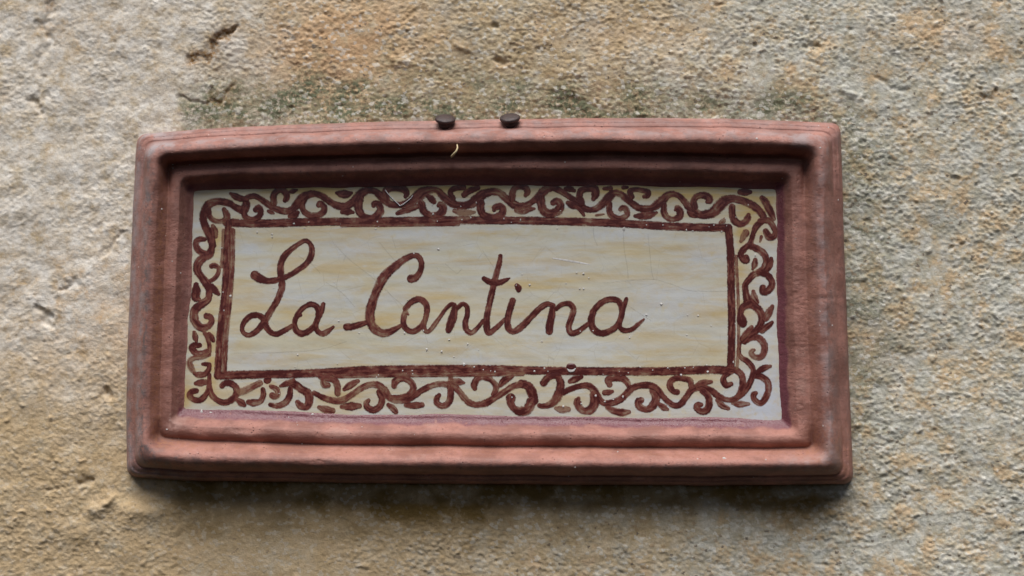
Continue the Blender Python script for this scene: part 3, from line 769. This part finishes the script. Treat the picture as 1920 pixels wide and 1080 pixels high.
tendrils = [
 (.18, T1((330, 520, 74), (350, 610, 66), (420, 668, 66), (520, 678, 66), (598, 640, 84), (600, 580, 84), (562, 502, 66))),
 (.10, T1((880, 490, 100), (862, 562, 78), (892, 622, 76), (980, 650, 68), (1070, 618, 76), (1108, 552, 84), (1080, 485, 98), (1035, 505, 76))),
 (.12, T1((1310, 400, 88), (1300, 312, 86), (1340, 235, 78), (1420, 205, 86), (1490, 260, 86), (1500, 330, 76), (1472, 366, 58))),
 (.22, T2((0, 345, 95), (-28, 440, 78), (0, 530, 78), (90, 588, 84), (200, 588, 78), (290, 540, 84), (300, 462, 78), (242, 412, 78), (218, 440, 66))),
 (.05, T2((830, 345, 115), (812, 430, 108), (832, 530, 105), (900, 608, 86), (1010, 628, 78), (1110, 580, 105), (1148, 502, 95), (1118, 425, 86), (1055, 412, 76), (1042, 448, 56))),
 (.0, T2((1240, 330, 80), (1225, 225, 86), (1290, 182, 95), (1400, 175, 95), (1500, 205, 95), (1540, 260, 78), (1520, 308, 56))),
 (.12, T3((0, 420, 105), (40, 530, 95), (120, 580, 86), (220, 590, 86), (308, 540, 105), (328, 462, 98), (288, 425, 78), (258, 442, 56))),
 (.1, T3((480, 335, 66), (432, 245, 66), (500, 185, 72), (640, 172, 66))),
 (.05, T3((895, 400, 98), (890, 500, 105), (940, 588, 95), (1060, 618, 86), (1180, 590, 95), (1228, 512, 86), (1188, 452, 86), (1112, 470, 86), (1092, 508, 56))),
 (.15, T3((1360, 340, 88), (1370, 250, 86), (1402, 185, 76), (1480, 158, 76), (1570, 182, 86), (1590, 240, 86), (1562, 288, 56))),
 (.08, T4((30, 330, 105), (42, 440, 112), (92, 538, 112), (200, 558, 105), (298, 510, 115), (328, 422, 95), (270, 375, 86), (215, 400, 76))),
 (.04, T4((640, 400, 95), (612, 300, 86), (642, 215, 86), (740, 185, 86), (838, 195, 105), (848, 280, 105), (820, 345, 56))),
 (.28, T4((1060, 420, 78), (1060, 520, 78), (1110, 608, 86), (1220, 638, 76), (1318, 590, 78), (1318, 512, 78), (1270, 475, 76), (1224, 500, 56))),
 (.2, T4((1400, 315, 66), (1372, 235, 76), (1440, 205, 66), (1560, 215, 66), (1640, 245, 76), (1638, 298, 66), (1582, 308, 56))),
 (.26, T5((40, 440, 78), (42, 550, 86), (92, 628, 78), (180, 648, 68), (268, 610, 95), (280, 532, 95), (240, 485, 86), (208, 510, 38))),
 (.04, T5((500, 460, 95), (482, 380, 86), (522, 315, 78), (610, 285, 86), (698, 312, 95), (728, 370, 86), (690, 386, 56))),
 (.14, T5((1060, 460, 86), (1062, 560, 86), (1092, 658, 95), (1170, 718, 86), (1258, 690, 86), (1298, 622, 86), (1308, 582, 56))),
 (.02, R1((805, 490, 76), (732, 570, 86), (712, 640, 78), (760, 698, 86), (800, 700, 86), (790, 655, 74))),
 (.10, R1((1000, 115, 76), (1120, 105, 86), (1190, 182, 76), (1228, 280, 66), (1200, 348, 86), (1132, 348, 100), (1085, 265, 76))),
 (.04, R2((990, -80, 86), (1100, -42, 86), (1168, 40, 86), (1178, 120, 86), (1120, 198, 95), (1052, 208, 105), (1042, 155, 86))),
 (.0, R2((830, 400, 115), (742, 450, 86), (712, 540, 78), (722, 630, 122), (742, 685, 115))),
 (.22, R3((765, 165, 76), (850, 112, 84), (960, 102, 86), (1048, 180, 95), (1068, 290, 86), (1020, 388, 84), (940, 400, 76), (872, 352, 74), (880, 305, 66), (908, 292, 48))),
 (.14, B4((1425, 280, 78), (1500, 290, 86), (1588, 362, 86), (1608, 470, 86), (1568, 600, 86), (1490, 688, 78), (1402, 640, 76), (1382, 562, 76), (1418, 535, 56))),
 (.12, B4((1030, 170, 84), (1120, 195, 86), (1195, 250, 86), (1222, 345, 88), (1220, 450, 95), (1170, 560, 84))),
 (.14, B4((1010, 240, 66), (950, 280, 72), (932, 345, 78), (972, 418, 78), (1048, 400, 60))),
 (.2, B4((452, 440, 76), (430, 352, 78), (340, 320, 76), (222, 312, 76), (142, 360, 84), (132, 440, 86), (180, 508, 78), (238, 520, 76))),
 (.18, B4((620, 500, 86), (700, 580, 86), (718, 690, 95), (680, 788, 95), (600, 808, 86), (522, 752, 76), (550, 712, 76), (598, 710, 58))),
 (.12, B3((200, 272, 78), (230, 330, 90), (250, 400, 105), (228, 520, 112), (170, 640, 112), (80, 710, 86), (0, 730, 70), (-70, 722, 60))),
 (.04, B3((200, 272, 78), (100, 284, 78), (30, 332, 95), (-5, 380, 100))),
 (.14, B3((742, 560, 105), (760, 680, 122), (700, 780, 115), (600, 800, 88), (522, 742, 95), (502, 655, 95), (520, 612, 48))),
 (.30, B3((1640, 500, 105), (1680, 620, 105), (1620, 740, 105), (1530, 780, 86), (1432, 740, 95), (1412, 662, 86), (1458, 642, 86))),
 (.3, B3((985, 410, 78), (962, 332, 86), (1070, 312, 86), (1180, 315, 95), (1250, 380, 78), (1275, 430, 70))),
 (.0, B2((1500, 392, 105), (1600, 432, 115), (1660, 530, 122), (1690, 650, 115))),
 (.16, B2((1650, 660, 120), (1590, 785, 125), (1485, 808, 122), (1392, 770, 86), (1342, 685, 105), (1342, 605, 120))),
 (.2, B2((1080, 560, 62), (1115, 490, 76), (1118, 425, 84), (1060, 352, 68), (980, 302, 86), (890, 292, 86), (822, 340, 86), (792, 420, 86), (800, 465, 66))),
 (.2, B2((430, 400, 86), (440, 580, 86), (400, 688, 86), (312, 728, 78), (232, 682, 78), (232, 612, 76), (268, 565, 56))),
 (.3, B1((1390, 600, 58), (1520, 602, 78), (1640, 570, 78), (1718, 482, 86), (1700, 392, 86), (1622, 332, 78), (1522, 322, 78), (1452, 362, 95), (1432, 428, 76))),
 (.24, B1((1205, 520, 78), (1250, 620, 86), (1220, 728, 86), (1130, 788, 86), (1042, 758, 86), (1012, 692, 78), (1050, 642, 48))),
 (.3, B1((585, 540, 78), (580, 430, 86), (540, 342, 86), (450, 312, 86), (372, 332, 76), (382, 408, 86), (438, 418, 76))),
 (.06, L3((1640, 390, 90), (1720, 420, 105), (1800, 478, 98), (1898, 540, 105), (1918, 650, 105), (1880, 738, 95), (1792, 728, 95), (1742, 672, 66))),
 (.12, L3((1635, 470, 66), (1622, 580, 84), (1560, 680, 86), (1440, 728, 76), (1332, 710, 56))),
 (.4, L3((1342, 432, 56), (1430, 482, 76), (1450, 560, 66), (1402, 588, 84), (1362, 570, 84))),
 (.14, L3((1222, 482, 66), (1230, 570, 76), (1180, 660, 76), (1080, 680, 95), (1005, 670, 66))),
 (.12, L3((605, 430, 66), (650, 392, 78), (740, 390, 86), (818, 450, 86), (828, 540, 86), (770, 622, 86), (650, 678, 78), (540, 640, 76), (462, 570, 76), (422, 470, 76), (420, 360, 58), (420, 262, 56))),
 (.12, L3((402, 490, 58), (350, 580, 76), (280, 640, 78), (180, 630, 76), (122, 572, 76), (160, 512, 76), (228, 500, 66))),
 (.1, L3((420, 105, 56), (410, 180, 66), (350, 248, 76), (250, 260, 76), (195, 240, 48))),
 (.55, L2((412, 830, 66), (300, 880, 56), (182, 890, 66), (122, 950, 76), (150, 1040, 76), (190, 1100, 56))),
 (.5, L2((345, 500, 56), (385, 580, 56), (420, 690, 56), (420, 790, 56))),
 (.1, L2((385, 780, 58), (330, 820, 86), (230, 820, 86), (162, 752, 86), (190, 702, 86), (275, 700, 66))),
 (.16, L1((350, 150, 56), (270, 150, 76), (222, 190, 78), (230, 270, 86), (290, 340, 86), (375, 370, 84))),
 (.36, L1((400, 790, 56), (490, 742, 56), (552, 660, 60), (555, 580, 56), (500, 542, 72), (452, 552, 66))),
]
for tone, pts in tendrils:
    painted('tendril', [(tone, pts)], tile, wide=1.14)

leaves = [
 (.3, T1((390, 745, 50), (420, 820, 84), (432, 900, 70))), (.14, T1((655, 262, 40), (720, 300, 84), (800, 332, 84), (890, 350, 70))), (.1, T1((1225, 525, 44), (1270, 545, 56), (1305, 562, 28))),
 (.1, T1((1545, 240, 38), (1600, 225, 64), (1655, 207, 28))), (.08, T1((1545, 605, 58), (1620, 582, 100), (1668, 545, 52))),
 (.08, T2((485, 252, 40), (560, 266, 105), (650, 270, 95), (718, 252, 38))), (.04, T2((575, 540, 66), (650, 532, 105), (735, 545, 48))), (.14, T2((1400, 560, 56), (1480, 530, 76), (1580, 500, 84), (1690, 460, 70))),
 (.04, T3((95, 302, 56), (150, 342, 92), (185, 385, 76))), (.75, T3((495, 522, 56), (580, 545, 86), (700, 550, 86), (800, 542, 38))), (.08, T3((640, 285, 76), (700, 235, 84), (780, 200, 80), (855, 178, 60))),
 (.36, T3((1430, 510, 76), (1520, 520, 95), (1620, 497, 76), (1695, 490, 38))), (.1, T3((1655, 380, 56), (1720, 350, 84), (1765, 312, 48))),
 (.08, T4((402, 190, 56), (470, 192, 84), (535, 220, 48))), (.1, T4((435, 400, 56), (500, 430, 105), (590, 470, 66), (650, 540, 56), (678, 588, 38))), (.08, T4((980, 190, 48), (1080, 186, 66))), (.1, T4((1270, 172, 56), (1330, 170, 40))),
 (.7, T4((860, 590, 32), (920, 582, 34), (980, 570, 20))), (.18, T4((1445, 600, 48), (1540, 600, 95), (1660, 588, 95), (1770, 548, 38))),
 (.2, T5((405, 540, 48), (450, 570, 84), (515, 600, 56))), (.34, T5((885, 700, 48), (930, 668, 66), (948, 635, 28))), (.2, T5((1180, 240, 76), (1260, 240, 100), (1335, 240, 56))), (.34, T5((1512, 330, 76), (1570, 402, 95), (1620, 500, 95), (1660, 590, 84), (1688, 640, 60))),
 (.3, R1((790, 290, 95), (752, 350, 84), (714, 418, 46))), (.4, R1((1020, 350, 46), (1000, 425, 28))), (.24, R1((930, 695, 56), (920, 770, 86), (892, 835, 38))), (.2, R1((1168, 675, 48), (1158, 760, 74), (1112, 838, 74))),
 (.4, R2((900, 212, 56), (912, 285, 84), (965, 375, 46))), (.3, R2((1185, 435, 56), (1130, 530, 100), (1085, 618, 84))), (.26, R2((1182, 675, 48), (1130, 720, 76), (1030, 795, 86))), (.5, R2((875, 745, 56), (800, 832, 84), (724, 925, 56))),
 (.08, R3((960, 622, 66), (1050, 562, 84), (1155, 532, 46))), (.36, B4((525, 420, 56), (620, 382, 84), (750, 366, 48))), (.4, B4((832, 642, 48), (910, 720, 84), (1005, 768, 56))), (.42, B4((1065, 690, 38), (1180, 702, 92), (1310, 700, 48))),
 (.24, B3((385, 362, 56), (460, 330, 95), (562, 292, 56))), (.2, B3((905, 530, 66), (970, 525, 76), (1025, 512, 48))), (.55, B3((175, 762, 48), (260, 780, 100), (362, 780, 76))), (.34, B3((945, 752, 56), (1050, 800, 92), (1180, 828, 95), (1275, 820, 56))), (.34, B3((1722, 702, 56), (1800, 750, 84), (1852, 778, 48))),
 (.14, B2((1185, 420, 56), (1240, 350, 100), (1360, 290, 48))), (.36, B2((475, 352, 76), (560, 370, 95), (640, 380, 38))), (.4, B2((440, 292, 66), (432, 380, 66))),
 (.24, B1((685, 480, 56), (770, 420, 100), (890, 355, 56))), (.5, B1((305, 750, 56), (400, 780, 100), (512, 800, 76))), (.12, B1((645, 740, 56), (780, 735, 112), (915, 727, 66))), (.4, B1((1345, 712, 56), (1410, 762, 84), (1458, 815, 70))), (.3, B1((1605, 720, 56), (1740, 720, 92), (1850, 712, 74))),
 (.5, L3((1485, 430, 38), (1580, 392, 76), (1675, 352, 76))), (.14, L3((845, 640, 66), (900, 680, 100), (945, 715, 56))), (.72, L3((880, 520, 90), (980, 482, 92), (1080, 432, 84), (1180, 382, 84))), (.08, L3((1285, 345, 95), (1300, 335, 95))),
 (.3, L3((215, 392, 56), (290, 382, 95), (365, 372, 76))), (.1, L3((320, 100, 44), (362, 100, 56), (415, 108, 54))), (.12, L2((192, 502, 48), (210, 580, 76), (228, 645, 36))), (.06, L2((412, 522, 48), (450, 580, 84), (478, 625, 56))),
 (.02, L1((222, 825, 66), (222, 920, 120), (212, 1025, 100), (265, 1048, 56))), (.04, L1((462, 842, 56), (510, 920, 84), (555, 965, 56))),
]
for tone, pts in leaves:
    painted('leaf', [(tone, pts)], tile, wide=1.12)

# ---- crazing, a scratch, lime splashes and a burst glaze bubble
cracks = [
 [(628, 458), (650, 482), (672, 500), (700, 522), (735, 555), (768, 584)], [(612, 530), (640, 548), (665, 575)], [(712, 455), (728, 475), (742, 490)], [(835, 495), (850, 508), (858, 512), (866, 504)],
 [(1168, 430), (1171, 470), (1176, 500), (1178, 522)], [(1215, 440), (1219, 480), (1222, 510), (1226, 524)], [(1130, 531), (1180, 526), (1226, 524), (1262, 534), (1296, 545), (1360, 546), (1392, 546)],
 [(1178, 573), (1200, 588), (1222, 602)], [(560, 480), (585, 496), (600, 512)], [(905, 470), (925, 500), (940, 512)], [(1112, 425), (1114, 445), (1120, 460)], [(440, 662), (520, 661), (600, 655), (650, 640)],
]
for c in cracks:
    painted('glaze_crack', [(0.5, W(1.5, *c))], tile, mat=M_CRACK, thick=0.004, base=0.012)
painted('scratch', [(0.5, [(1036, 484, 1.6), (1056, 487, 3.0), (1080, 491, 3.2), (1106, 496, 1.4)])], tile, mat=M_SPECK, thick=0.02, base=0.03)

def dome_mesh(name, items):
    """small flattened splashes, (px, py, h mm, radius px); one mesh"""
    V, F = [], []
    for (px, py, h, r) in items:
        b = len(V)
        sq = random.uniform(0.7, 1.2); ph = random.uniform(0, 6)
        n = 8
        for ring, (rr, hh) in enumerate(((1.0, -0.05), (0.8, 0.35), (0.4, 0.6))):
            for k in range(n):
                a = 2 * math.pi * k / n + ph
                j = 1 + 0.22 * math.sin(3 * a + ph * 5)
                V.append(tuple(at(np.array(px + r * rr * j * math.cos(a) * sq), np.array(py + r * rr * j * math.sin(a) / sq), np.array(h + hh * r * 0.10))))
        V.append(tuple(at(np.array(float(px)), np.array(float(py)), np.array(h + 0.65 * r * 0.10))))
        for ring in range(2):
            for k in range(n):
                F.append((b + ring * n + k, b + (ring + 1) * n + k, b + (ring + 1) * n + (k + 1) % n, b + ring * n + (k + 1) % n))
        for k in range(n): F.append((b + 2 * n + k, b + 3 * n, b + 2 * n + (k + 1) % n))
    me = bpy.data.meshes.new(name); me.from_pydata(V, [], F); me.update()
    for p in me.polygons: p.use_smooth = True
    return me

known = [(776, 475, 2.6), (812, 401, 3.2), (928, 697, 2.6), (889, 688, 2.6), (1002, 696, 3.0), (870, 683, 4.6), (960, 745, 2.2), (1056, 762, 3.6), (1090, 757, 3.0), (1117, 742, 3.6), (1134, 753, 2.8), (1150, 749, 2.2), (1168, 744, 3.4),
         (1252, 690, 2.4), (1284, 690, 2.2), (1300, 689, 1.8), (1327, 697, 3.6), (1277, 703, 3.4), (1200, 688, 2.2), (1224, 694, 1.8), (1375, 679, 2.8), (822, 467, 3.0), (1094, 513, 3.4), (1081, 511, 2.2), (1104, 521, 2.2), (993, 534, 3.4),
         (1087, 541, 2.4), (968, 535, 1.8), (1088, 621, 2.0), (1112, 620, 2.0), (800, 655, 3.8), (828, 659, 3.4), (842, 637, 3.0), (877, 645, 2.6), (794, 620, 2.6), (1016, 640, 2.2), (755, 695, 2.4), (773, 695, 2.2), (706, 707, 1.8),
         (1287, 431, 2.6), (1299, 433, 2.2), (1353, 434, 2.4), (1243, 422, 2.2), (1170, 429, 4.4), (1051, 395, 1.8), (928, 400, 1.8), (893, 380, 2.4), (1403, 384, 2.2), (510, 439, 2.6), (482, 435, 2.8), (510, 444, 2.8), (420, 582, 2.2), (418, 548, 2.0), (416, 465, 2.0), (432, 555, 4.0),
         (1416, 478, 3.2), (864, 387, 2.0), (976, 412, 2.6), (945, 410, 2.2), (866, 412, 2.4), (1240, 570, 4.0), (1212, 590, 3.0)]
items = [(x, y, float(tile_h(np.array(float(x)), np.array(float(y)))) + (0.22 if True else 0), r * 0.6) for x, y, r in known]
for k in range(70):
    x = random.uniform(440, 1365) if k % 3 else random.uniform(380, 1440); y = random.gauss(600, 110) if k % 2 else random.choice((414, 695, 420, 690)) + random.gauss(0, 7)
    if not (360 < y < 770): continue
    items.append((x, y, float(tile_h(np.array(x), np.array(y))) + 0.15, abs(random.gauss(0.75, 0.35)) + 0.35))
spk = link('lime_splashes', dome_mesh('lime_splashes', items), M_SPECK, tile)
spk['kind'] = 'stuff'

# splashes stuck on the moulding, placed on its own surface points
fi = []
Ff = FP.reshape(-1, 3); Uf = U.reshape(-1); Lf = LP.reshape(-1, 2)
cand = np.where((Uf > 6) & (Uf < 122))[0]
rs = np.random.RandomState(8)
for j in rs.choice(cand, 50, replace=False):
    fi.append((Lf[j, 0], Lf[j, 1], -Ff[j, 1] * 1000 + 0.02, abs(rs.normal(0.7, 0.4)) + 0.3))
for (x, y, r) in ((421, 261, 2.2), (324, 308, 2.0), (356, 308, 1.6), (1419, 260, 2.6), (1358, 860, 4.2), (1308, 861, 2.0), (1436, 862, 1.8), (303, 392, 2.0), (580, 770, 3.6), (1560, 610, 1.8), (1538, 277, 2.0), (748, 278, 1.6), (378, 772, 4.0), (395, 774, 3.0), (586, 777, 3.0)):
    j = np.argmin((Lf[:, 0] - x) ** 2 + (Lf[:, 1] - y) ** 2)
    fi.append((x, y, -Ff[j, 1] * 1000 + 0.05, r * 0.8))
spk2 = link('lime_splashes', dome_mesh('lime_splashes', fi), M_SPECK, frame)
spk2['kind'] = 'stuff'

# burst bubble in the glaze on the bottom line: a dark blister with a chipped pale lower lip
th = np.linspace(0, 2 * math.pi, 25)[:-1]
rad = np.array([8.6, 7.4, 5.0, 2.4, 0.05]); lift = np.array([0.02, 0.30, 0.50, 0.42, 0.38])
bx, by = 1071.0, 688.0
h0 = float(tile_h(np.array(bx), np.array(by))) + 0.12
me = grid_mesh('glaze_blister', at(bx + 1.1 * np.cos(th)[:, None] * rad[None], by + 0.85 * np.sin(th)[:, None] * rad[None], h0 + lift[None] + 0 * th[:, None])[::-1], closed_u=True)
for nm, v in (('across', 0.0), ('along', 0.0), ('tone', -0.25)): fattr(me, nm, np.full(len(me.vertices), v))
link('glaze_blister', me, M_PAINT, tile)['label'] = 'dark blister in the glaze on the bottom line'
painted('chip', [(0.5, [(1064, 692, 1.6), (1068, 695, 3.6), (1074, 695, 3.6), (1079, 691, 1.4)])], tile, mat=M_SPECK, thick=0.05, base=0.62, label='pale chipped crescent below the blister')

# ================================================================== NAILS at the top edge
def lathe(name, prof_, org, ax, seg=28, jag=0.0, seed=1):
    r_ = random.Random(seed)
    ax = Vector(ax).normalized(); a = ax.cross(Vector((1, 0, 0))).normalized(); b = ax.cross(a)
    V, F = [], []
    jit = [1 + jag * (r_.random() - 0.5) for _ in range(seg)]
    for (rad, t) in prof_:
        for k in range(seg):
            an = 2 * math.pi * k / seg
            V.append(tuple(Vector(org) + ax * t + (a * math.cos(an) + b * math.sin(an)) * rad * jit[k]))
    n = len(prof_)
    for i in range(n - 1):
        for k in range(seg):
            F.append((i * seg + k, i * seg + (k + 1) % seg, (i + 1) * seg + (k + 1) % seg, (i + 1) * seg + k))
    F.append(tuple(range(seg))[::-1]); F.append(tuple((n - 1) * seg + k for k in range(seg)))
    me = bpy.data.meshes.new(name); me.from_pydata(V, [], F); me.update()
    for p in me.polygons: p.use_smooth = len(p.vertices) == 4
    return me

def nail(px, py, tilt, label, seed):
    org = Vector(at(np.array(float(px)), np.array(float(py)), np.array(8.9 + STAND)))
    ax = Vector((tilt, -0.57, 0.82)).normalized()          # from the shank towards the head
    root = bpy.data.objects.new('nail', None); C.objects.link(root)
    root.location = org - ax * 0.010; root.empty_display_size = 0.005
    bpy.context.view_layer.update()
    mm = 0.001
    link('head', lathe('head', [(3.7 * mm, -1.2 * mm), (4.5 * mm, -0.9 * mm), (4.8 * mm, -0.3 * mm), (4.7 * mm, 0.3 * mm), (4.2 * mm, 0.65 * mm), (2.0 * mm, 1.0 * mm), (0.4 * mm, 1.05 * mm)], org, ax, 28, 0.07, seed), M_NAIL, root)
    link('shank', lathe('shank', [(0.3 * mm, -26 * mm), (1.5 * mm, -20 * mm), (2.3 * mm, -6 * mm), (3.0 * mm, -3.6 * mm), (3.8 * mm, -1.05 * mm)], org, ax, 16, 0.1, seed + 3), M_NAIL, root)
    root['label'] = label; root['category'] = 'nail'; root['group'] = 'nails at the top edge of the plaque'
nail(835, 223, 0.10, 'left of the two dark rusty nails at the plaque top edge, above the straw wisp', 5)
nail(956, 221, -0.04, 'right of the two dark rusty nails at the plaque top edge', 9)

# ================================================================== a wisp of straw and a silk thread
sp = [(857, 271, 20.0), (858, 277, 21.5), (856, 283, 22.0), (852, 288, 21.0), (847, 293, 17.5), (846, 295, 9.0)]
P = [Vector(at(np.array(float(a)), np.array(float(b)), np.array(c + STAND))) for a, b, c in sp]
st = link('straw_wisp', tube_mesh('straw_wisp', P, [0.0002, 0.00038, 0.00048, 0.0006, 0.0005, 0.0003], 8), M_STRAW)
st['label'] = 'short curved wisp of dry straw caught in the top moulding of the frame'
st['category'] = 'straw'
tp = [(722, 356), (730, 366), (740, 376), (750, 386), (756, 383), (764, 377), (771, 371), (774, 366)]
P = []
for i, (a, b) in enumerate(tp):
    P.append(Vector(at(np.array(float(a)), np.array(float(b)), np.array(float(tile_h(np.array(float(a)), np.array(float(b)))) + 0.55))))
th_ = link('silk_thread', tube_mesh('silk_thread', P, [0.00016, 0.0002, 0.00022, 0.00026, 0.00026, 0.00024, 0.0002, 0.00012], 6), M_SILK)
th_['label'] = 'white silk thread bent to a V over the top scroll border'
th_['category'] = 'thread'
